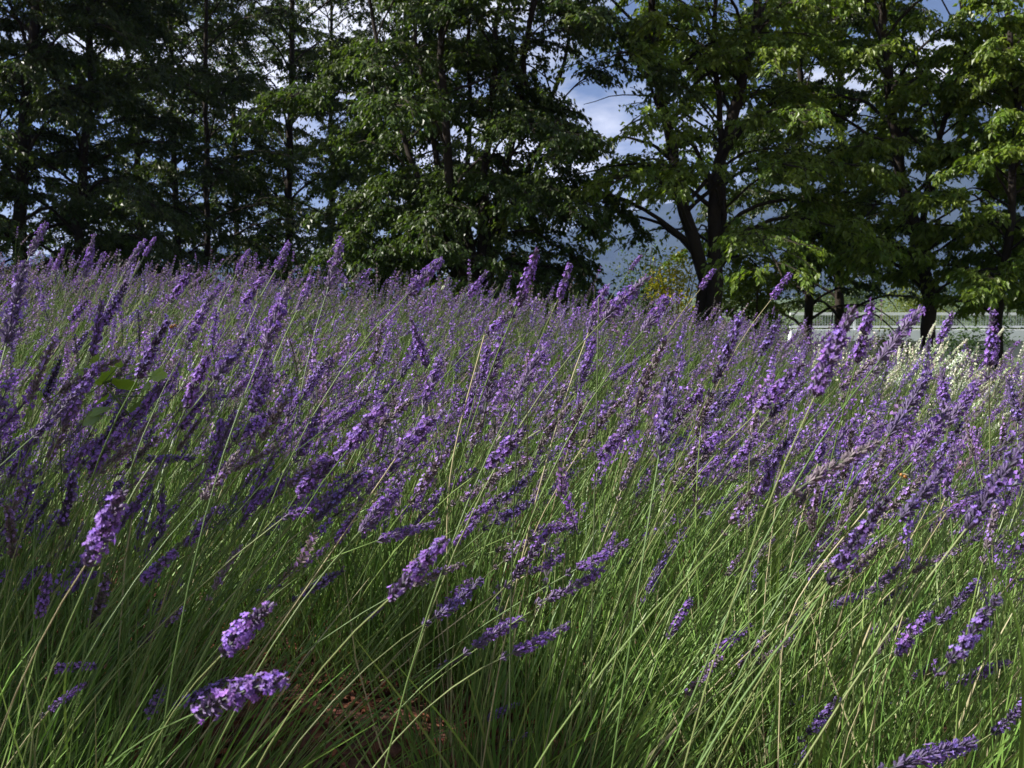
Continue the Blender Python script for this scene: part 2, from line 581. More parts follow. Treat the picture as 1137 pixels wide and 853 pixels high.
# right of the fork
f = foot_at(893, 17)
tree('deciduous_tree', 'slim tree with reddish-brown lit patch on its trunk, right of the forked tree', [px_stem(f, 17, [(897, 280), (893, 170), (886, 60), (880, -150)])], [.085], 23,
     limbs=34, low=1.3, top=7.6, reach=2.3, hue=DARK, dens=.9, group=GT, leaf=.095, voids=[void(980, 375, 17, 150, 50), void(715, 268, 17, 40, 40), void(965, 215, 17, 30, 40)])
D = 14.6
f = foot_at(1029, D)
s1 = px_stem(f, D, [(1028, 340), (1024, 260), (1010, 200), (988, 100), (972, 0), (962, -150)])
s2 = px_stem(f + np.array([.03, .1, .0]), D, [(1030, 330), (1030, 250), (1042, 170), (1062, 80), (1075, -40)])
tree('deciduous_tree', 'tree with dark leaning trunk and tiered boughs in front of the pale railing', [s1, s2], [.12, .07], 24,
     limbs=46, low=2.1, top=6.6, droop=.15, reach=2.5, hue=LIGHT, dens=.82, group=GT, leaf=.11,
     voids=[void(1060, 372, D, 150, 42), void(1085, 210, D, 60, 26), void(1072, 62, D, 24, 12), void(1000, 225, D, 30, 24), void(960, 130, D, 16, 14), void(1080, 250, D, 45, 25)])
D = 13.6
f = foot_at(1113, D)
tree('slender_tree', 'slender young tree with thin black trunk and low side boughs, rightmost trunk', [px_stem(f, D, [(1113, 360), (1116, 250), (1120, 130), (1120, 0), (1122, -120)])], [.075], 25,
     limbs=30, low=1.9, top=5.6, droop=.12, reach=1.7, hue=LIGHT, dens=.9, group=GT, leaf=.11, voids=[void(1060, 372, D, 110, 36), void(1085, 210, D, 45, 28), void(1075, 62, D, 22, 12)])
simple(935, 18.5, 'shaded tree behind, left of the tree that leans before the railing', .10, 26, -.2, h=8.5, limbs=34, low=1.0, top=7.6, reach=2.3, hue=DARK, leaf=.095,
       voids=[void(980, 375, 18, 140, 50), void(965, 215, 18, 28, 34), void(1050, 215, 18, 70, 45), void(720, 268, 18, 40, 40)])
simple(1225, 15, 'bright-leaved tree reaching in from the right edge', .1, 27, 0, limbs=34, low=1.9, top=7.2, reach=2.4, hue=LIGHT, leaf=.11, droop=.1)
simple(455, 20.5, 'dim tree hidden behind the crown of the multi-stemmed tree', .09, 28, 0, h=9, limbs=34, low=1.5, top=8.2, reach=2.5, hue=DARK, leaf=.095)
# trees beside the field that throw the dappled shade over its near left corner
for i, (x, y, h, rd) in enumerate([(-6.35, .8, 4.95, 36), (-11.4, 14.6, 9, 40), (-13.2, 19.5, 9.5, 40)]):
    f = np.array([x, y, float(ground_z(x, y)) - .05])
    tree('deciduous_tree', ['tree beside the near left corner of the field', 'tree beyond the left edge of the wood', 'tall tree further back beyond the left edge of the wood'][i],
         [[f, f + np.array([.1, 0, h * .4]), f + np.array([-.1, .1, h])]], [.12], 31 + i, limbs=rd, low=1.4, top=h * .95, reach=1.5 if i == 0 else 2.2, dens=1.15 if i == 0 else 1.0, hue=MID, group=GT, leaf=.11)


# ------------------------------------------------------------------ shrubs
def shrub(name, label, px, py, depth, w, h, hue, seed, n=900, leaf=.07, group=None):
    r = np.random.default_rng(seed)
    c = at(px, py, depth)
    foot = np.array([c[0], c[1], float(ground_z(c[0], c[1])) - .02])
    root = tag(empty(name, foot), label, 'shrub', group)
    H = c[2] + h / 2 - foot[2]
    ns = 16
    a = r.uniform(0, 6.28, ns)
    tipz = r.uniform(.55, .95, ns) * H
    tip = foot + np.stack([np.cos(a) * w * .45 * r.random(ns) ** .5, np.sin(a) * w * .45 * r.random(ns) ** .5, tipz], -1)
    P = bezier(np.repeat(foot[None], ns, 0), foot + (tip - foot) * np.array([.25, .25, .6]), tip, 6)
    V, F = tubes(P, np.tile(np.linspace(.018, .005, 6), (ns, 1)), 4)
    b = MB()
    b.add(V, F, (.06, .045, .03))
    link('stems', b.data('stems', M_BARK, foot), root)
    nb = 26
    bc = np.stack([r.normal(0, .24, nb) * w, r.normal(0, .24, nb) * w, r.uniform(.25, .92, nb) * H], -1)
    m = r.integers(0, nb, n)
    p = foot + bc[m] + r.normal(0, 1, (n, 3)) * np.array([.11 * w, .11 * w, .08 * H])
    p[:, 2] = np.maximum(p[:, 2], foot[2] + .03)
    d = norm(r.normal(0, 1, (n, 3)) * np.array([1, 1, .6]))
    l_ = leaf * r.uniform(.6, 1.3, n)
    b = MB()
    leaf_quads(b, p, d, norm(np.array([0, 0, 1.]) + r.normal(0, .6, (n, 3))), l_, l_ * .3, np.clip(np.array(hue) * np.exp(r.normal(0, .2, (n, 1))), .01, .5), r)
    link('foliage', b.data('foliage', M_LEAF, foot), root)
    return root


shrub('yellow_shrub', 'golden yellow shrub glowing behind the lavender, left of the forked trunk', 752, 318, 15.5, .8, 1.0, (.44, .39, .03), 41, 2600, .06)
shrub('green_shrub', 'low dull green shrub behind the golden one, left of the forked trunk', 718, 300, 18, 1.3, 1.1, (.05, .085, .02), 42, 2600)
shrub('green_shrub', 'round yellow-green shrub behind the pale railing, left of the leaning trunk', 1003, 338, 44, 2.6, 1.3, (.11, .135, .025), 43, 3000, .14)
shrub('green_shrub', 'small yellowish bush at the foot of the railing, left of the leaning trunk', 990, 385, 20, .9, .55, (.10, .12, .03), 44, 1800)
shrub('green_shrub', 'dark green bush at the foot of the railing, between the two right trunks', 1088, 372, 20, 1.2, .55, (.045, .085, .022), 45, 2600)
shrub('green_shrub', 'bright leafy shrub under the low boughs right of the forked trunk', 838, 305, 15.2, .95, 1.05, (.12, .17, .022), 46, 1900, .09)
shrub('green_shrub', 'dull green bush beyond the railing, right of the slim tree', 915, 338, 46, 3.0, 1.4, (.06, .09, .03), 47, 2600, .14)
for i, (px, py, dp, w, h, lb) in enumerate([
        (948, 334, 55, 4.2, 1.8, 'dull green bush far behind the railing, right of the slim tree and its neighbour'),
        (1060, 332, 58, 5.0, 2.0, 'blue-green bush far behind the railing, between the two right trunks'),
        (1128, 334, 52, 4.5, 1.8, 'dull green bush far behind the railing, right of the thin black trunk')]):
    shrub('green_shrub', lb, px, py, dp, w, h, (.045, .07, .03), 71 + i, 2600, .16, 'bushes beyond the railing')
for i, (px, py, dp, w, h, hue, lb) in enumerate([
        (60, 285, 17, 2.2, 1.3, (.035, .06, .016), 'shaded undergrowth bush below the thick leaning trunk'),
        (165, 300, 18.5, 1.8, 1.1, (.04, .07, .02), 'shaded undergrowth bush right of the slim black trunk'),
        (340, 300, 15, 1.6, .9, (.05, .08, .025), 'grey-green bush left of the multi-stemmed tree'),
        (455, 300, 14.2, 1.9, 1.0, (.04, .065, .018), 'dark bush under the left side of the multi-stemmed tree'),
        (590, 298, 14.4, 2.2, 1.2, (.035, .06, .016), 'dark bush under the right side of the multi-stemmed tree')]):
    shrub('undergrowth_bush', lb, px, py, dp, w, h, hue, 51 + i, 2600, .08, 'bushes under the trees')


# ------------------------------------------------------------------ lavender: flower spikes
PET = {'bloom': (.235, .13, .44), 'shade_bud': (.17, .11, .36), 'faded': (.23, .145, .38), 'white': (.70, .69, .58), 'green': (.2, .15, .3)}  # second entry: sparse-flowered spikes, darkened in colour to stand in for shade
CAL = {'bloom': (.115, .085, .165), 'shade_bud': (.08, .06, .13), 'faded': (.145, .115, .138), 'white': (.40, .43, .31), 'green': (.12, .17, .055)}


def calyx(mb, p, d, ln, rad, c, r, seg=4):
    u = norm(np.cross(d, [.31, .2, .93]))
    v = np.cross(d, u)
    a = np.arange(seg) / seg * 2 * np.pi + r.random()
    ring = u * np.cos(a)[:, None] + v * np.sin(a)[:, None]
    V = np.concatenate([p + ring * rad * .45, p + d * ln * .55 + ring * rad, p + d * ln + ring * rad * .7])
    F = [[k * seg + i, k * seg + (i + 1) % seg, (k + 1) * seg + (i + 1) % seg, (k + 1) * seg + i] for k in (0, 1) for i in range(seg)]
    cc = np.array(c) * r.uniform(.75, 1.3)
    C = np.concatenate([np.tile(cc * np.array([.9, 1.15, .7]), (seg, 1)), np.tile(cc, (seg, 1)), np.tile(cc * 1.35, (seg, 1))])
    mb.add(V, F, C)


def floret(mb, p, d, size, c, r):
    """a short tube opening into two upper and three lower lobes"""
    u = norm(np.cross(d, [.1, .25, .96]))
    v = np.cross(d, u)
    cc = np.array(c) * r.uniform(.65, 1.45) * (1 + r.normal(0, .06, 3))
    a = np.arange(4) * np.pi / 2
    ring = u * np.cos(a)[:, None] + v * np.sin(a)[:, None]
    V = np.concatenate([p + ring * size * .16, p + d * size * .75 + ring * size * .2])
    mb.add(V, [[i, (i + 1) % 4, 4 + (i + 1) % 4, 4 + i] for i in range(4)], cc * .9)
    o_ = p + d * size * .75
    for k, (an, s) in enumerate(((.5, 1.15), (-.5, 1.15), (1.9, .85), (3.14, .95), (-1.9, .85))):
        e = v * math.cos(an) + u * math.sin(an)
        f_ = np.cross(d, e)
        tip = o_ + e * size * .72 * s + d * size * r.uniform(-.05, .4)
        mid = o_ + e * size * .42 * s + d * size * .12
        mb.add(np.array([o_, mid + f_ * size * .26 * s, tip, mid - f_ * size * .26 * s]), [[0, 1, 2, 3]], cc * (1.12 if k < 2 else 1.0))


def spike_proto(state, r, lod):
    """unit-long spike along +Z: whorls of calyces, some with open florets; returns (calyx MB, floret MB)"""
    ca, fl = MB(), MB()
    nw = {0: 11, 1: 8, 2: 5}[lod]
    per = {0: 14, 1: 6, 2: 4}[lod]
    if state == 'green':
        nw, per = (9, 7) if lod == 0 else (6, 5)
    bend = r.normal(0, .07, 2)
    ax = lambda z: np.array([bend[0] * z * z, bend[1] * z * z, z])
    z = 0.
    zs = [-.22] if r.random() < .4 and state != 'green' else []
    zs += list(np.linspace(.02, .93, nw) + r.normal(0, .012, nw))
    P = np.array([ax(q) for q in np.linspace(zs[0] if zs[0] < 0 else 0, .97, 6)])
    V, F = tubes(P[None], np.full((1, 6), .016), 4)
    ca.add(V, F, np.array(CAL[state]) * np.array([.7, 1.1, .5]))
    wide = {'bloom': 1.0, 'shade_bud': .92, 'faded': .85, 'white': .9, 'green': .62}[state]
    pf = {'bloom': .6, 'shade_bud': .42, 'faded': .16, 'white': .6, 'green': .0}[state]
    patch = r.uniform(0, 1, 2)
    for i, z in enumerate(zs):
        env = wide * (.72 + .28 * math.sin(math.pi * min(1, max(0, z) * 1.05 + .22)))
        if z > .8:
            env *= 1 - (z - .8) * 2.2
        n = per if z >= 0 else max(3, per - 4)
        if z > .85:
            n = max(3, n - 3)
        ph = r.random() * 6
        for k in range(n):
            a = ph + k / n * 6.283 + r.normal(0, .16)
            el = r.uniform(.45, .95) + .5 * max(0, z - .6)
            d = norm(np.array([math.cos(a) * math.cos(el), math.sin(a) * math.cos(el), math.sin(el)]))
            p = ax(z) + np.array([math.cos(a), math.sin(a), 0]) * .016 + np.array([0, 0, r.normal(0, .022)])
            ln = (.112 if lod == 0 else .135) * env * r.uniform(.8, 1.2)
            if lod == 0:
                calyx(ca, p, d, ln, .0165, CAL[state], r)
            else:
                s = norm(np.cross(d, [.2, .1, .97])) * (.024 if lod == 1 else .042)
                cc = np.array(CAL[state]) * r.uniform(.75, 1.35)
                ln2 = ln * (1.1 if lod == 1 else 1.35)
                ca.add(np.array([p - s * .5, p + s * .5, p + d * ln2 + s, p + d * ln2 - s]), [[0, 1, 2, 3]], [cc, cc, cc * 1.3, cc * 1.3])
            prob = pf * (1.3 if abs(z - patch[0]) < .22 or abs(z - patch[1]) < .15 else .38)
            if z >= 0 and r.random() < prob:
                e = norm(d + r.normal(0, .2, 3))
                if lod == 0:
                    floret(fl, p + d * ln * .85, e, .056 * r.uniform(.75, 1.25) * (.7 + .3 * env), PET[state], r)
                else:
                    sz = .075 if lod == 1 else .105
                    s = norm(np.cross(e, [.2, .1, .97]))
                    v = np.cross(e, s)
                    o_ = p + d * ln
                    cc = np.array(PET[state]) * r.uniform(.75, 1.3)
                    fl.add(np.array([o_ - s * sz * .8, o_ + v * sz * .6 + e * sz * .4, o_ + s * sz * .8 + e * sz * .3, o_ - v * sz * .6 + e * sz * .5]), [[0, 1, 2, 3]], cc)
    if fl.n < 28 * 34 or state in ('faded', 'green', 'shade_bud') or lod > 0 or fl.n == 0:
        if fl.n:
            ca.V += fl.V
            ca.F += [f + ca.n for f in fl.F]
            ca.C += fl.C
            ca.n += fl.n
        fl = None
    return ca, fl


pr = np.random.default_rng(99)
PROTO = {}
for st_, nv in (('bloom', 10), ('shade_bud', 6), ('faded', 6), ('white', 3), ('green', 2)):
    PROTO[st_] = []
    for i in range(nv):
        ca, fl = spike_proto(st_, pr, 0)
        PROTO[st_].append((ca.data('flower_spike', M_CALYX), fl.data('florets', M_PETAL) if fl else None))
LOD = {}
for lod, nv in ((1, 5), (2, 4)):
    for st_ in ('bloom', 'shade_bud', 'faded', 'white'):
        LOD[lod, st_] = []
        for i in range(nv):
            ca, fl = spike_proto(st_, pr, lod)
            if fl:
                ca.V += fl.V
                ca.F += [f + ca.n for f in fl.F]
                ca.C += fl.C
            LOD[lod, st_].append(ca.arrays())


def frames(D_, spin):
    """(N,3,3) rotations that take +Z to D_"""
    ref = np.where(np.abs(D_[:, :1]) > .9, np.array([0., 1, 0]), np.array([1., 0, 0]))
    u = norm(np.cross(ref, D_))
    v = np.cross(D_, u)
    c, s = np.cos(spin)[:, None], np.sin(spin)[:, None]
    return np.stack([u * c + v * s, -u * s + v * c, D_], -1)


# ------------------------------------------------------------------ lavender: where the plants stand
bushes = []
r = np.random.default_rng(5)
y = 1.5
while y < 8.6:
    half = .58 * y + .9
    x = -half + r.uniform(0, .3)
    while x < half:
        bx_, by_ = x + r.normal(0, .08), y + r.normal(0, .1)
        gap = abs(bx_ + .33) < .29 and by_ < 2.24            # the bare soil between two plants in front
        if not gap and not (bx_ < -.5 and by_ < 1.25):
            bushes.append((bx_, by_))
        x += .46 + .02 * y
    y += .50 + .015 * y
bushes += [(-.82, 1.22), (-.62, 1.45), (.05, 1.62), (-.2, 2.36), (-.46, 2.4)]
bushes = np.array(bushes)

BASE, D0, D1, LEN, STATE, BUSH = [], [], [], [], [], []
for bi, (bx_, by_) in enumerate(bushes):
    n = int(115 if by_ < 2.6 else 105 if by_ < 4.5 else 100)
    a = r.uniform(0, 6.283, n)
    q = r.random(n) ** .6
    b0 = np.stack([bx_ + np.cos(a) * .15 * q, by_ + np.sin(a) * .15 * q, np.zeros(n)], -1)
    b0[:, 2] = ground_z(b0[:, 0], b0[:, 1])
    lean = .55 * q
    d0 = norm(np.stack([np.cos(a) * lean + .12, np.sin(a) * lean, np.ones(n)], -1) + r.normal(0, .06, (n, 3)))
    gust = r.normal(.50, .33, n).clip(-.1, 1.15)
    d1 = norm(d0 + np.stack([gust, r.normal(-.02, .17, n), r.normal(-.03, .05, n)], -1))
    vig = r.uniform(.86, 1.09)
    BASE.append(b0), D0.append(d0), D1.append(d1)
    LEN.append(np.where(r.random(n) < .6, r.normal(.76, .06, n), r.uniform(.42, .74, n)) * vig)
    white = (1.35 < bx_ < 3.4) and (3.7 < by_ < 5.9) and .36 * by_ < bx_ < .52 * by_
    u = r.random(n)
    STATE.append(np.where(u < .47, 0, np.where(u < .55, 1, 2)) if not white else np.where(u < .85, 3, np.where(u < .93, 0, 2)))
    BUSH.append(np.full(n, bi))
BASE, D0, D1, LEN, STATE, BUSH = map(np.concatenate, (BASE, D0, D1, LEN, STATE, BUSH))
SN = ['bloom', 'shade_bud', 'faded', 'white', 'green']
MIDP = BASE + D0 * (LEN * .52)[:, None]
TOP = MIDP + D1 * (LEN * .48)[:, None]
SL = r.normal(.078, .014, len(TOP)).clip(.045, .115)
SDIR = norm(D1 + np.array([.08, 0, -.03]) + r.normal(0, .19, D1.shape))
TIP = TOP + SDIR * SL[:, None]
# nothing right before the lens, no plant over the bare soil
px, py, dp = project(TIP)
bpx, bpy_, bdp = project(TOP)
ok = (dp > 1.25) & (bdp > 1.25)
ok &= ~((bpy_ > 610) & (r.random(len(ok)) < .5))             # few flowers low on the near plants
ok &= ~((bpx > 250) & (bpx < 520) & (bpy_ > 690))

# ------------------------------------------------------------------ the stalks one can pick out: (base x, y, tip x, y, state)
B_, U_, F_, W_, G_ = 0, 1, 2, 3, 4  # U_: spikes lying in shade, the darkness put into their colour
HAND = [
    (33, 284, 50, 246, B_), (93, 308, 105, 265, B_), (7, 382, 28, 293, U_), (77, 357, 100, 335, B_), (115, 360, 141, 315, U_), (104, 382, 115, 348, B_),
    (189, 335, 219, 297, B_), (154, 419, 184, 355, U_), (207, 385, 234, 328, B_), (234, 332, 254, 308, B_), (206, 455, 231, 392, B_), (239, 422, 281, 365, U_),
    (271, 338, 292, 305, B_), (294, 385, 321, 312, B_), (365, 318, 378, 270, B_), (303, 490, 334, 459, B_), (318, 462, 352, 420, B_), (354, 482, 385, 445, B_), (338, 546, 385, 499, B_),
    (370, 470, 412, 436, B_), (306, 300, 322, 268, B_), (330, 345, 347, 306, B_),
    (224, 556, 268, 502, F_), (97, 625, 145, 535, B_), (30, 545, 48, 536, U_), (37, 485, 94, 430, U_), (50, 442, 67, 400, U_), (82, 392, 97, 368, U_),
    (393, 328, 408, 298, B_), (452, 328, 490, 285, B_), (470, 452, 490, 395, B_), (445, 418, 470, 378, U_), (572, 445, 600, 382, B_), (540, 372, 567, 345, B_),
    (575, 340, 598, 278, B_), (654, 368, 671, 315, B_), (671, 355, 711, 308, B_), (637, 469, 661, 439, F_), (540, 519, 587, 479, B_), (463, 549, 497, 499, F_),
    (387, 499, 423, 445, B_), (400, 590, 440, 540, B_), (514, 582, 557, 549, B_), (678, 422, 708, 399, B_), (714, 368, 744, 328, B_), (734, 492, 744, 419, U_), (631, 499, 644, 445, F_),
    (794, 425, 824, 352, U_), (845, 395, 867, 352, U_), (857, 332, 877, 303, B_), (904, 442, 944, 338, B_), (951, 405, 968, 335, B_), (978, 399, 1021, 338, B_),
    (1041, 382, 1061, 348, B_), (1083, 402, 1104, 385, B_), (988, 482, 1034, 419, U_), (1014, 502, 1060, 455, B_), (1052, 470, 1090, 424, B_), (897, 536, 968, 489, F_),
    (934, 546, 971, 519, B_), (1000, 575, 1058, 519, U_), (1075, 585, 1137, 490, U_), (850, 520, 887, 479, U_), (844, 455, 891, 402, B_), (777, 322, 794, 298, B_), (968, 572, 988, 548, U_),
    (433, 665, 497, 595, B_), (405, 690, 424, 672, B_), (420, 600, 488, 578, B_), (484, 685, 540, 648, U_), (527, 718, 580, 682, B_), (570, 725, 630, 698, B_), (570, 642, 612, 590, B_), (596, 588, 640, 582, B_),
    (550, 612, 590, 600, F_), (719, 658, 744, 608, U_), (540, 798, 577, 782, B_), (563, 828, 590, 812, F_), (667, 621, 687, 591, B_), (484, 742, 516, 728, F_),
    (246, 728, 300, 662, B_), (217, 792, 314, 742, B_), (140, 813, 164, 802, B_), (74, 658, 93, 632, B_), (100, 698, 124, 642, F_), (237, 655, 264, 605, F_),
    (37, 812, 40, 782, G_), (48, 778, 52, 750, G_), (80, 799, 92, 767, G_), (60, 852, 60, 825, G_), (27, 752, 22, 712, G_), (15, 830, 13, 811, G_),
    (931, 631, 985, 550, U_), (880, 697, 894, 684, U_), (1054, 735, 1118, 665, U_), (1101, 815, 1150, 778, U_), (994, 852, 1081, 822, U_), (897, 815, 937, 775, U_),
    (884, 853, 901, 822, U_), (877, 782, 921, 765, U_), (971, 795, 1004, 762, U_), (974, 725, 1004, 685, F_), (1014, 752, 1042, 735, B_), (1088, 595, 1108, 570, B_),
    (978, 675, 1004, 648, F_), (1090, 625, 1120, 600, B_), (1095, 545, 1120, 515, B_), (840, 620, 862, 598, F_), (806, 640, 826, 610, F_), (820, 590, 842, 560, F_),
    (700, 300, 712, 282, B_), (520, 330, 540, 300, B_), (620, 332, 636, 292, B_), (750, 470, 775, 430, B_), (780, 505, 806, 470, B_), (690, 545, 706, 500, F_), (590, 560, 604, 522, F_),
    (160, 285, 172, 262, B_), (140, 300, 158, 265, B_), (262, 305, 276, 276, B_), (60, 300, 72, 276, B_),
]
NODE = {'stalks': []}


def stalk_frame(h, r):
    bx_, by_, tx, ty, s = h
    l_ = math.hypot(tx - bx_, ty - by_)
    Lw = r.uniform(.078, .098) if s != G_ else r.uniform(.032, .04)
    if s == G_:
        D_ = 1.0
        Lw = l_ * D_ / FPX
        tilt = 0.
    else:
        D_ = min(max(.86 * Lw * FPX / l_, .88), 3.6)
        if l_ < 45 and by_ > 500:
            D_ = min(D_, 1.75)
        Lp = l_ * D_ / FPX
        tilt = math.sqrt(max(0, Lw * Lw - Lp * Lp)) * (1 if r.random() < .5 else -1)
        tilt = float(np.clip(tilt, -.6 * Lp, .6 * Lp))
    a = at(bx_, by_, D_)
    b = at(tx, ty, D_ + tilt)
    return a, b, s


hr = np.random.default_rng(17)
CHOSEN = []                                   # (foot, bend, spike base, spike tip, state)
for h in HAND:
    a, b, s = stalk_frame(h, hr)
    d = norm(b - a)
    hgt = a[2] - ground_z(a[0], a[1])
    back = np.array([d[0], d[1] * .6, 0]) * min(.75, max(.12, hgt)) * (.75 if s != G_ else .1)
    gx, gy = a[0] - back[0] - hr.uniform(-.02, .06), a[1] - back[1] + hr.uniform(0, .16)
    f = np.array([gx, gy, float(ground_z(gx, gy))])
    m = a - d * np.array([1, 1, .8]) * hgt * .5
    m[2] = max(m[2], f[2] + .35 * hgt)
    CHOSEN.append((f, m, a, b, s))

# the rest of the field, tested for which of its flowers the camera can see
idx = np.flatnonzero(ok)
BASE, MIDP, TOP, TIP, SL, STATE, SDIR, BUSH = (v[idx] for v in (BASE, MIDP, TOP, TIP, SL, STATE, SDIR, BUSH))
px0, py0, d0_ = project(TOP)
px1, py1, d1_ = project(TIP)
plen = np.hypot(px1 - px0, py1 - py0)
zb = np.full((214, 285), 1e9)
smp = np.linspace(0, 1, 7)
PT = TOP[:, None] + (TIP - TOP)[:, None] * smp[None, :, None]
qx, qy, qd = project(PT)
inside = (qx > 4) & (qx < CW - 4) & (qy > 4) & (qy < CH - 4)
ix, iy = np.clip((qx / 4).astype(int), 0, 284), np.clip((qy / 4).astype(int), 0, 213)
for ox in (-1, 0, 1):
    np.minimum.at(zb, (iy[inside], np.clip(ix[inside] + ox, 0, 284)), qd[inside])
for (f, m, a, b, s) in CHOSEN:
    for u in smp:
        x_, y_, z_ = project(a + (b - a) * u)
        for ox in (-2, -1, 0, 1, 2):
            i_, j_ = int(np.clip(y_ / 4, 0, 213)), int(np.clip(x_ / 4 + ox, 0, 284))
            zb[i_, j_] = min(zb[i_, j_], float(z_))
seen = ((qd < zb[iy, ix] + .06) & inside).mean(1)
full = inside.all(1)
score = plen * seen ** 1.5 * full * (STATE != W_)
want = 262 - len(HAND)
pick = np.argsort(-score)[:want]
wscore = plen * seen * full * (STATE == W_)
wpick = np.argsort(-wscore)[:min(36, int((wscore > 0).sum()))]
picked = np.zeros(len(TOP), bool)
picked[pick] = True
picked[wpick] = True
for i in np.flatnonzero(picked):
    CHOSEN.append((BASE[i], MIDP[i], TOP[i], TIP[i], int(STATE[i])))
rest = ~picked

# ------------------------------------------------------------------ labels for the stalks, from how each looks and what it stands against
LOOK = ['bright violet', 'shade-dark indigo', 'faded grey-mauve', 'white', 'green unopened']


def place_of(x, y):
    if y < 350:
        for lim, s in ((140, 'against the dark left trunks'), (300, 'against the shaded wood'), (430, 'below the pale-leaved side of the multi-stemmed tree'),
                       (560, 'against the foot of the multi-stemmed tree'), (690, 'against the dark right side of the multi-stemmed tree'),
                       (830, 'against the forked trunk'), (910, 'against the slim tree'), (1000, 'before the railing, left of the leaning trunk'), (1200, 'before the railing, right of the leaning trunk')):
            if x < lim:
                return s
    if y < 430:
        for lim, s in ((130, 'by the broad-leaved weed'), (300, 'right of the broad-leaved weed'), (450, 'on the far slope left of centre'), (600, 'on the far slope below the multi-stemmed tree'),
                       (730, 'on the far slope left of the forked tree'), (870, 'on the far slope below the forked tree'), (990, 'beside the white flowers'), (1200, 'below the white flowers')):
            if x < lim:
                return s
    if y < 540:
        for lim, s in ((200, 'just below the broad-leaved weed'), (330, 'over the dense left clump'), (450, 'in the thick violet cluster left of centre'), (600, 'mid-field beside the tall thin stem'),
                       (760, 'mid-field right of the tall thin stem'), (900, 'mid-field by the pale broad blade'), (1200, 'mid-field near the right edge')):
            if x < lim:
                return s
    if y < 660:
        for lim, s in ((200, 'in the shaded left clump'), (380, 'over the shaded left clump'), (560, 'above the bare soil'), (720, 'over the open green stems'), (900, 'in the green right clump'), (1200, 'near the arching grass blade')):
            if x < lim:
                return s
    for lim, s in ((200, 'low in the shaded left clump'), (360, 'low over the red soil'), (520, 'right above the red soil'), (700, 'low among the open green stems'), (860, 'low in the green right clump'), (1200, 'in the near right corner')):
        if x < lim:
            return s


info = []
for (f, m, a, b, s) in CHOSEN:
    x0, y0, _ = project(a)
    x1, y1, _ = project(b)
    ang = math.degrees(math.atan2(y0 - y1, x1 - x0))
    l_ = math.hypot(x1 - x0, y1 - y0)
    lean = 'upright' if 68 <= ang <= 112 else 'left-leaning' if ang > 112 else 'flattened' if ang < 30 else 'slanting'
    size = 'large' if l_ > 62 else 'small' if l_ < 34 else 'medium'
    info.append((size, LOOK[s], lean, place_of((x0 + x1) / 2, (y0 + y1) / 2), (x0 + x1) / 2))
ORD = ['', 'second', 'third', 'fourth', 'fifth', 'sixth', 'seventh', 'eighth']
NUM = ['', 'one', 'two', 'three', 'four', 'five', 'six', 'seven', 'eight', 'nine', 'ten', 'eleven', 'twelve', 'thirteen', 'fourteen']
labels = [None] * len(info)
buckets = {}
for i, t_ in enumerate(info):
    buckets.setdefault(t_[:4], []).append(i)
for key, ii in buckets.items():
    ii.sort(key=lambda i: info[i][4])
    size, look, lean, place = key
    noun = 'spike'
    for k, i in enumerate(ii):
        n = len(ii)
        if n == 1:
            labels[i] = f'{size} {lean} {look} {noun} {place}'
        else:
            if k == 0:
                w = 'leftmost'
            elif k == n - 1:
                w = 'rightmost'
            elif k <= (n - 1) / 2:
                w = ORD[k] + ' from left'
            else:
                w = ORD[n - 1 - k] + ' from right'
            labels[i] = f'{w}, {size} {lean} {look} {noun} {place}'

# ------------------------------------------------------------------ build the stalks
GREENS = np.array([[.118, .188, .048], [.14, .208, .055], [.18, .22, .085], [.092, .160, .042]])
sr = np.random.default_rng(23)
pxx, pyy, depth_ = project(np.array([c[2] for c in CHOSEN]))
for i, (f, m, a, b, s) in enumerate(CHOSEN):
    white, green = s == W_, s == G_
    root = tag(empty('white_lavender_stalk' if white else 'lavender_stalk', f), labels[i], 'lavender stalk',
               'white lavender stalks by the railing' if white else 'lavender stalks in the field')
    K = 12
    P = bezier(f[None], m[None], a[None], K)
    P[:, -1] = a + (b - a) * .03
    rad = np.linspace(.0011, .0008, K)[None] * sr.uniform(.8, 1.2)
    V, F = tubes(P, rad, 5)
    b_ = MB()
    c = GREENS[sr.integers(0, 4)] * sr.uniform(.85, 1.2)
    if sr.random() < .08:
        c = np.array([.36, .33, .19])
    b_.add(V, F, c)
    link('stem', b_.data('stem', M_STEM, f, True), root)
    d = (b - a)
    ln = float(np.linalg.norm(d))
    fr = frames(norm(d)[None], sr.uniform(0, 6.28, 1))[0]
    me_c, me_f = PROTO[SN[s]][sr.integers(0, len(PROTO[SN[s]]))]
    fat = sr.uniform(.68, .94) * (.95 if ln < .085 else .85)
    sp = link('flower_spike', me_c, root)
    from mathutils import Matrix
    MX = Matrix.Translation(Vector(a - f)) @ Matrix([[*fr[0], 0], [*fr[1], 0], [*fr[2], 0], [0, 0, 0, 1]]) @ Matrix.Diagonal((ln * fat, ln * fat, ln, 1))
    sp.matrix_local = MX
    if me_f is not None:
        link('florets', me_f, sp)

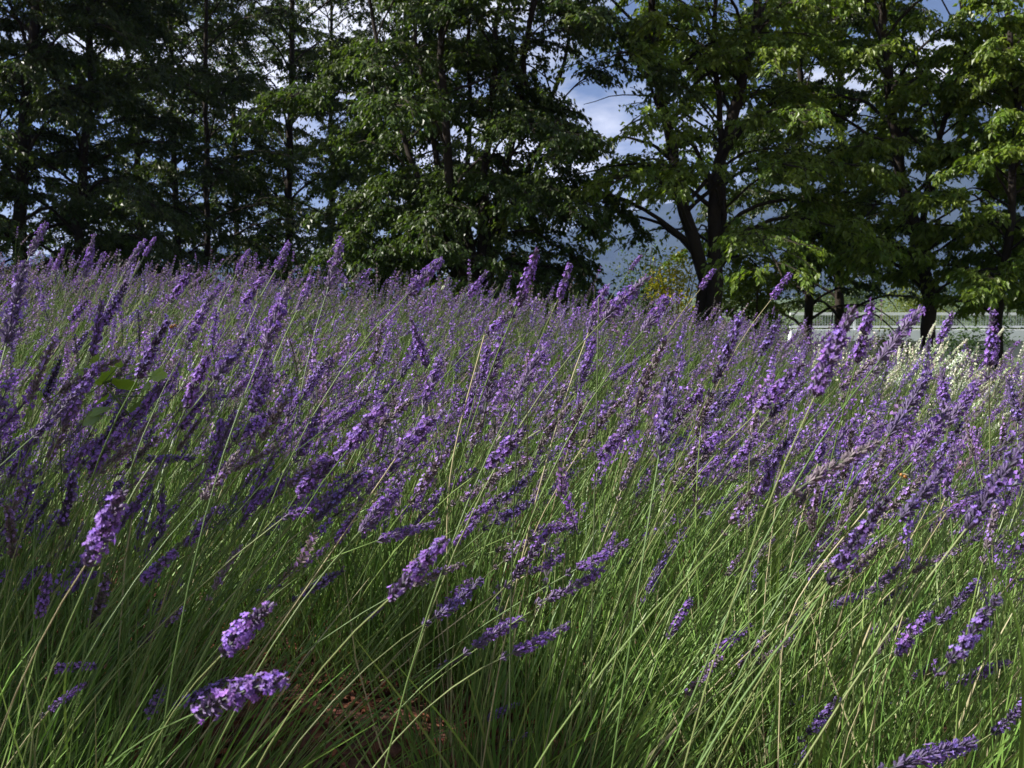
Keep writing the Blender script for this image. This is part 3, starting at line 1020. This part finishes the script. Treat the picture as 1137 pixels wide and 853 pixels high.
# ------------------------------------------------------------------ the rest of the lavender as one mass
fr_ = np.random.default_rng(3)
mass = MB()
FLW = (np.random.default_rng(44).random(len(TOP)) < np.random.default_rng(45).uniform(.25, .92, len(bushes))[BUSH])[rest] | (STATE[rest] == W_)
RT, RI, RS, RL, RB = TOP[rest], TIP[rest], STATE[rest], SL[rest], BASE[rest]
RM = MIDP[rest]
DD = norm(RI - RT)
_, _, rd = project(RT)
lodk = np.where(rd < 4.2, 1, 2)
FRM = frames(DD, fr_.uniform(0, 6.28, len(DD)))
var = fr_.integers(0, 100, len(DD))
for lod in (1, 2):
    for s in range(4):
        vs = LOD[lod, SN[s]]
        for k, (V, F, C) in enumerate(vs):
            ii = np.flatnonzero(FLW & (lodk == lod) & (RS == s) & (var % len(vs) == k))
            if not len(ii):
                continue
            fat = fr_.uniform(.5, .85, len(ii))
            fat = fat * 1.12
            sc = np.stack([RL[ii] * fat, RL[ii] * fat, RL[ii]], -1)
            VV = np.einsum('nij,nvj->nvi', FRM[ii], V[None] * sc[:, None]) + RT[ii][:, None]
            tint = .95 * np.exp(fr_.normal(0, .2, (len(ii), 1, 1))) * (1 + fr_.normal(0, .05, (len(ii), 1, 3)))
            CC = np.clip(C[None] * tint, 0, 1)
            FF = (F[None] + (np.arange(len(ii)) * len(V))[:, None, None]).reshape(-1, 4)
            mass.add(VV.reshape(-1, 3), FF, CC.reshape(-1, 3))
tag(link('lavender_flowers', mass.data('lavender_flowers', M_PETAL)), 'mass of violet lavender flowers filling the field behind the nearer spikes', 'lavender', kind='stuff')

# stems of the mass and the narrow leaves at the foot of each plant
stems = MB()
for near, k, sides in ((True, 8, 3), (False, 5, 3)):
    ii = np.flatnonzero((rd < 3.4) == near)
    P = bezier(RB[ii], RM[ii], RT[ii] + DD[ii] * .004, k)
    V, F = tubes(P, np.linspace(.0012, .0008, k)[None] * fr_.uniform(.8, 1.25, (len(ii), 1)) * (1 if near else 1.25), sides)
    c = GREENS[fr_.integers(0, 4, len(ii))] * fr_.uniform(.8, 1.25, (len(ii), 1))
    dry = fr_.random(len(ii)) < .06
    c[dry] = np.array([.33, .30, .17]) * fr_.uniform(.8, 1.1, (dry.sum(), 1))
    stems.add(V, F, np.repeat(c, k * sides, 0))
tag(link('lavender_stems', stems.data('lavender_stems', M_STEM)), 'dense thin green lavender stems swept to the right by the wind', 'stems', kind='stuff')

leaves = MB()
for bi, (bx_, by_) in enumerate(bushes):
    n = 620 if by_ < 2.3 else 420 if by_ < 3.5 else 150
    a = fr_.uniform(0, 6.283, n)
    q = fr_.random(n) ** .55
    b0 = np.stack([bx_ + np.cos(a) * .23 * q, by_ + np.sin(a) * .23 * q, np.zeros(n)], -1)
    b0[:, 2] = ground_z(b0[:, 0], b0[:, 1]) + fr_.uniform(0, .16, n) * (1 - q * .6)
    d = norm(np.stack([np.cos(a) * q * .6 + .1, np.sin(a) * q * .6, np.ones(n)], -1) + fr_.normal(0, .2, (n, 3)))
    d2 = norm(d + np.stack([fr_.normal(.35, .25, n), fr_.normal(0, .2, n), fr_.normal(-.1, .1, n)], -1))
    l_ = np.where(fr_.random(n) < .45, fr_.uniform(.32, .62, n), fr_.uniform(.1, .3, n))[:, None]
    P = bezier(b0, b0 + d * l_ * .5, b0 + d * l_ * .5 + d2 * l_ * .5, 5)
    T = norm(np.gradient(P, axis=1))
    side = norm(np.cross(T, norm(fr_.normal(0, 1, (n, 1, 3)))))
    w = (fr_.uniform(.0009, .0019, (n, 1)) * np.array([.7, 1, 1, .8, .2])[None])[..., None]
    if by_ > 3.5:
        w = w * 1.5
    V = np.stack([P - side * w, P + side * w], 2).reshape(-1, 3)
    i, j = np.meshgrid(np.arange(n), np.arange(4), indexing='ij')
    b = ((i * 5 + j) * 2).ravel()
    F = np.stack([b, b + 1, b + 3, b + 2], -1)
    c = GREENS[fr_.integers(0, 4, n)] * fr_.uniform(.75, 1.3, (n, 1)) * np.array([.9, 1.05, .8])
    dry = fr_.random(n) < .04
    c[dry] = np.array([.32, .29, .17])
    leaves.add(V, F, np.repeat(c, 10, 0))
tag(link('lavender_leaves', leaves.data('lavender_leaves', M_STEM)), 'narrow green lavender leaves and shoots at the foot of the plants', 'leaves', kind='stuff')

# ------------------------------------------------------------------ bark chips on the bare soil
n = 5200
cx, cy = fr_.uniform(-1.6, .6, n), fr_.uniform(1.0, 3.2, n)
P = np.stack([cx, cy, ground_z(cx, cy) + fr_.uniform(.001, .012, n)], -1)
a = fr_.uniform(0, 6.28, n)
d = norm(np.stack([np.cos(a), np.sin(a), fr_.normal(0, .25, n)], -1))
s = norm(np.cross(d, norm(np.stack([fr_.normal(0, .3, n), fr_.normal(0, .3, n), np.ones(n)], -1))))
u = np.cross(s, d)
l_, w, h = (fr_.uniform(.006, .026, n)[:, None], fr_.uniform(.003, .010, n)[:, None], fr_.uniform(.0015, .005, n)[:, None])
V = np.stack([P + sx_ * d * l_ * (.8 if sy_ > 0 else 1) + sy_ * s * w + sz_ * u * h for sz_ in (-1, 1) for sy_ in (-1, 1) for sx_ in (-1, 1)], 1)
F = (np.array([[0, 2, 3, 1], [4, 5, 7, 6], [0, 1, 5, 4], [2, 6, 7, 3], [0, 4, 6, 2], [1, 3, 7, 5]])[None] + (np.arange(n) * 8)[:, None, None]).reshape(-1, 4)
c = np.array([.12, .045, .026]) * np.exp(fr_.normal(0, .4, (n, 1))) * (1 + fr_.normal(0, .1, (n, 3)))
chips = MB()
chips.add(V.reshape(-1, 3), F, np.repeat(np.clip(c, .01, .4), 8, 0))
tag(link('bark_mulch', chips.data('bark_mulch', M_CHIP)), 'reddish brown bark chips scattered on the bare soil', 'mulch', kind='stuff')


# ------------------------------------------------------------------ broad-leaved weed, grass blades, thin bare stems, bees
def lobed_leaf(mb, p, d, up, size, c, r):
    """a five-lobed broad leaf with a slight cup"""
    s = norm(np.cross(d, up))
    n_ = np.cross(s, d)
    out_ = [(0, 0), (-.42, .12), (-.62, .42), (-.40, .50), (-.46, .82), (-.18, .78), (0, 1.08), (.18, .78), (.46, .82), (.40, .50), (.62, .42), (.42, .12)]
    pts = [p + size * (s * x + d * y_ + n_ * (.22 * x * x - .12 * y_ * y_)) for x, y_ in out_]
    mid = [p + size * (d * q - n_ * .12 * q * q) for q in (.15, .45, .78)]
    V = np.array(pts + mid)
    F = [[0, 12, 2, 1], [12, 13, 3, 2], [13, 14, 5, 3], [3, 5, 4, 4], [14, 6, 5, 5], [0, 11, 10, 12], [12, 10, 9, 13], [13, 9, 7, 14], [9, 8, 7, 7], [14, 7, 6, 6]]
    F = [f for f in F if len(set(f)) == 4]
    mb.add(V, F, np.array(c) * r.uniform(.85, 1.2))


wr = np.random.default_rng(61)
wc = at(125, 430, 1.5)
wf = np.array([wc[0] - .05, wc[1] + .05, float(ground_z(wc[0] - .05, wc[1] + .05))])
weed = tag(empty('broad_leaved_weed', wf), 'yellow-green weed with broad lobed leaves among the lavender stems', 'weed')
st_pts = [at(150, 470, 1.53), at(128, 440, 1.5), at(115, 425, 1.47)]
b = MB()
V, F = tubes(polyline([wf] + st_pts, 12)[None], np.linspace(.003, .0015, 12)[None], 6)
b.add(V, F, (.12, .19, .05))
link('stem', b.data('stem', M_STEM, wf, True), weed)
for (x, y_, sz, dx, dy, dz) in [(102, 418, .040, -.8, -.2, .3), (120, 425, .046, .1, -.5, .7), (132, 432, .050, .8, -.3, .45), (124, 452, .052, -.5, -.6, -.2), (145, 415, .036, .5, .2, .7),
                                (168, 418, .036, .9, .1, .1), (150, 448, .034, .6, -.5, -.3), (112, 462, .044, -.8, -.3, -.3), (140, 470, .03, .4, -.6, .1), (95, 440, .03, -.6, -.4, .4), (158, 432, .028, .7, -.4, .3), (130, 408, .026, .2, -.2, .9), (118, 444, .03, -.2, -.8, .1), (178, 440, .026, .8, -.3, .2), (108, 402, .024, -.4, .1, .8)]:
    b = MB()
    p0 = at(x, y_, 1.48)
    d = norm(np.array([dx, dy, dz]))
    lobed_leaf(b, p0, d, norm(np.array([-.5, -.3, .8]) + wr.normal(0, .35, 3)), sz * .82, (.14, .22, .03), wr)
    q = min(st_pts, key=lambda q_: np.linalg.norm(q_ - p0))
    V, F = tubes(bezier(q[None], ((q + p0) / 2)[None], p0[None], 4), np.full((1, 4), .0009), 4)
    b.add(V, F, (.12, .19, .05))
    link('leaf', b.data('leaf', M_LEAF, wf), weed)


def blade(name, label, pts, depth, w, c, cat='grass blade'):
    q = np.array([at(x, y_, dd) for (x, y_), dd in zip(pts, depth)])
    f = q[0].copy()
    f[2] = float(ground_z(f[0], f[1]))
    P = polyline(np.concatenate([f[None], q]) if q[0][2] - f[2] > .03 else q, 24)
    for _ in range(3):
        P[1:-1] = (P[:-2] + 2 * P[1:-1] + P[2:]) / 4
    T = norm(np.gradient(P, axis=0))
    s = norm(np.cross(T, np.array([.15, 1, .2])))
    n_ = np.cross(s, T)
    ww = (w * np.minimum(1, np.linspace(2.2, .05, 24)))[:, None]
    V = np.stack([P - s * ww, P + n_ * ww * .35, P + s * ww], 1).reshape(-1, 3)
    F = [[k * 3 + e, k * 3 + e + 1, k * 3 + e + 4, k * 3 + e + 3] for k in range(23) for e in (0, 1)]
    b = MB()
    b.add(V, F, c)
    return tag(link(name, b.data(name, M_LEAF, (0, 0, 0), True)), label, cat)


blade('grass_blade', 'arching green grass blade near the right edge', [(1140, 740), (1134, 700), (1122, 655), (1104, 625), (1094, 612)], [1.05] * 5, .005, (.085, .15, .03))
blade('grass_blade', 'broad pale green blade standing mid-field under the slim tree', [(862, 585), (864, 540), (872, 490), (880, 445)], [1.9] * 4, .008, (.13, .19, .05))
blade('grass_blade', 'short broad green blade beside the pale one mid-field', [(846, 620), (852, 570), (862, 520), (866, 500)], [1.85] * 4, .007, (.09, .16, .04))


def bare_stem(label, pts, depth, rad, c):
    q = np.array([at(x, y_, depth) for x, y_ in pts])
    f = q[0].copy()
    f[2] = float(ground_z(f[0], f[1]))
    P = polyline(np.concatenate([f[None], q]), 20)
    for _ in range(2):
        P[1:-1] = (P[:-2] + 2 * P[1:-1] + P[2:]) / 4
    V, F = tubes(P[None], np.linspace(rad, rad * .7, 20)[None], 5)
    b = MB()
    b.add(V, F, c)
    return tag(link('bare_stem', b.data('bare_stem', M_STEM, (0, 0, 0), True)), label, 'stem')


bare_stem('tall thin dark stem standing upright left of centre', [(566, 740), (568, 640), (572, 520), (577, 440)], 1.25, .0014, (.05, .075, .03))
bare_stem('tall thin straight stem standing upright right of centre', [(657, 700), (659, 600), (662, 470), (665, 330)], 1.45, .0014, (.09, .12, .05))
bare_stem('pale dry straw-coloured stem slanting up before the open green stems', [(496, 545), (508, 480), (522, 430), (538, 372)], 1.9, .0019, (.42, .38, .22))
bare_stem('long pale dry stem slanting up in the right clump', [(868, 690), (900, 640), (935, 600), (962, 565)], 1.3, .0012, (.40, .37, .22))


def bee(label, px_, py_, depth, yaw):
    c = at(px_, py_, depth)
    root = tag(empty('bee', c), label, 'bee')
    k = 7
    def blob(mb, x0, x1, rw, col, stripes=False):
        xs = np.linspace(x0, x1, k)
        rr_ = rw * np.sin(np.linspace(.12, math.pi - .12, k))
        P = np.stack([xs, np.zeros(k), np.zeros(k)], -1)[None]
        V, F = tubes(P, rr_[None], 8)
        C = np.repeat(np.array([col if (i % 2 == 0 or not stripes) else (.05, .03, .015) for i in range(k)]), 8, 0)
        mb.add(V, F, C)
    b = MB()
    blob(b, -.0065, .000, .0024, (.5, .22, .04), True)
    blob(b, -.0005, .0038, .0022, (.38, .2, .06))
    blob(b, .0034, .0058, .0015, (.08, .05, .03))
    link('body', b.data('body', M_CALYX, smooth=True), root)
    for sg in (-1, 1):
        b = MB()
        b.add([[.002, sg * .001, .0018], [-.001, sg * .0035, .0032], [-.006, sg * .0045, .0034], [-.003, sg * .001, .0026]], [[0, 1, 2, 3]], (.5, .42, .3))
        link('wing', b.data('wing', M_PETAL), root)
        b = MB()
        for x in (-.001, .001, .003):
            V, F = tubes(bezier(np.array([[x, sg * .001, -.001]]), np.array([[x, sg * .004, .0]]), np.array([[x - .001, sg * .0045, -.004]]), 4), np.full((1, 4), .0003), 4)
            b.add(V, F, (.06, .04, .02))
        link('legs', b.data('legs', M_CALYX), root)
    root.rotation_euler = (0, R(-25), yaw)
    return root


bee('small orange bee between two violet spikes right of the broad-leaved weed', 193, 362, 1.35, R(20))
bee('tiny orange bee on the lavender near the right edge', 1002, 528, 1.2, R(160))
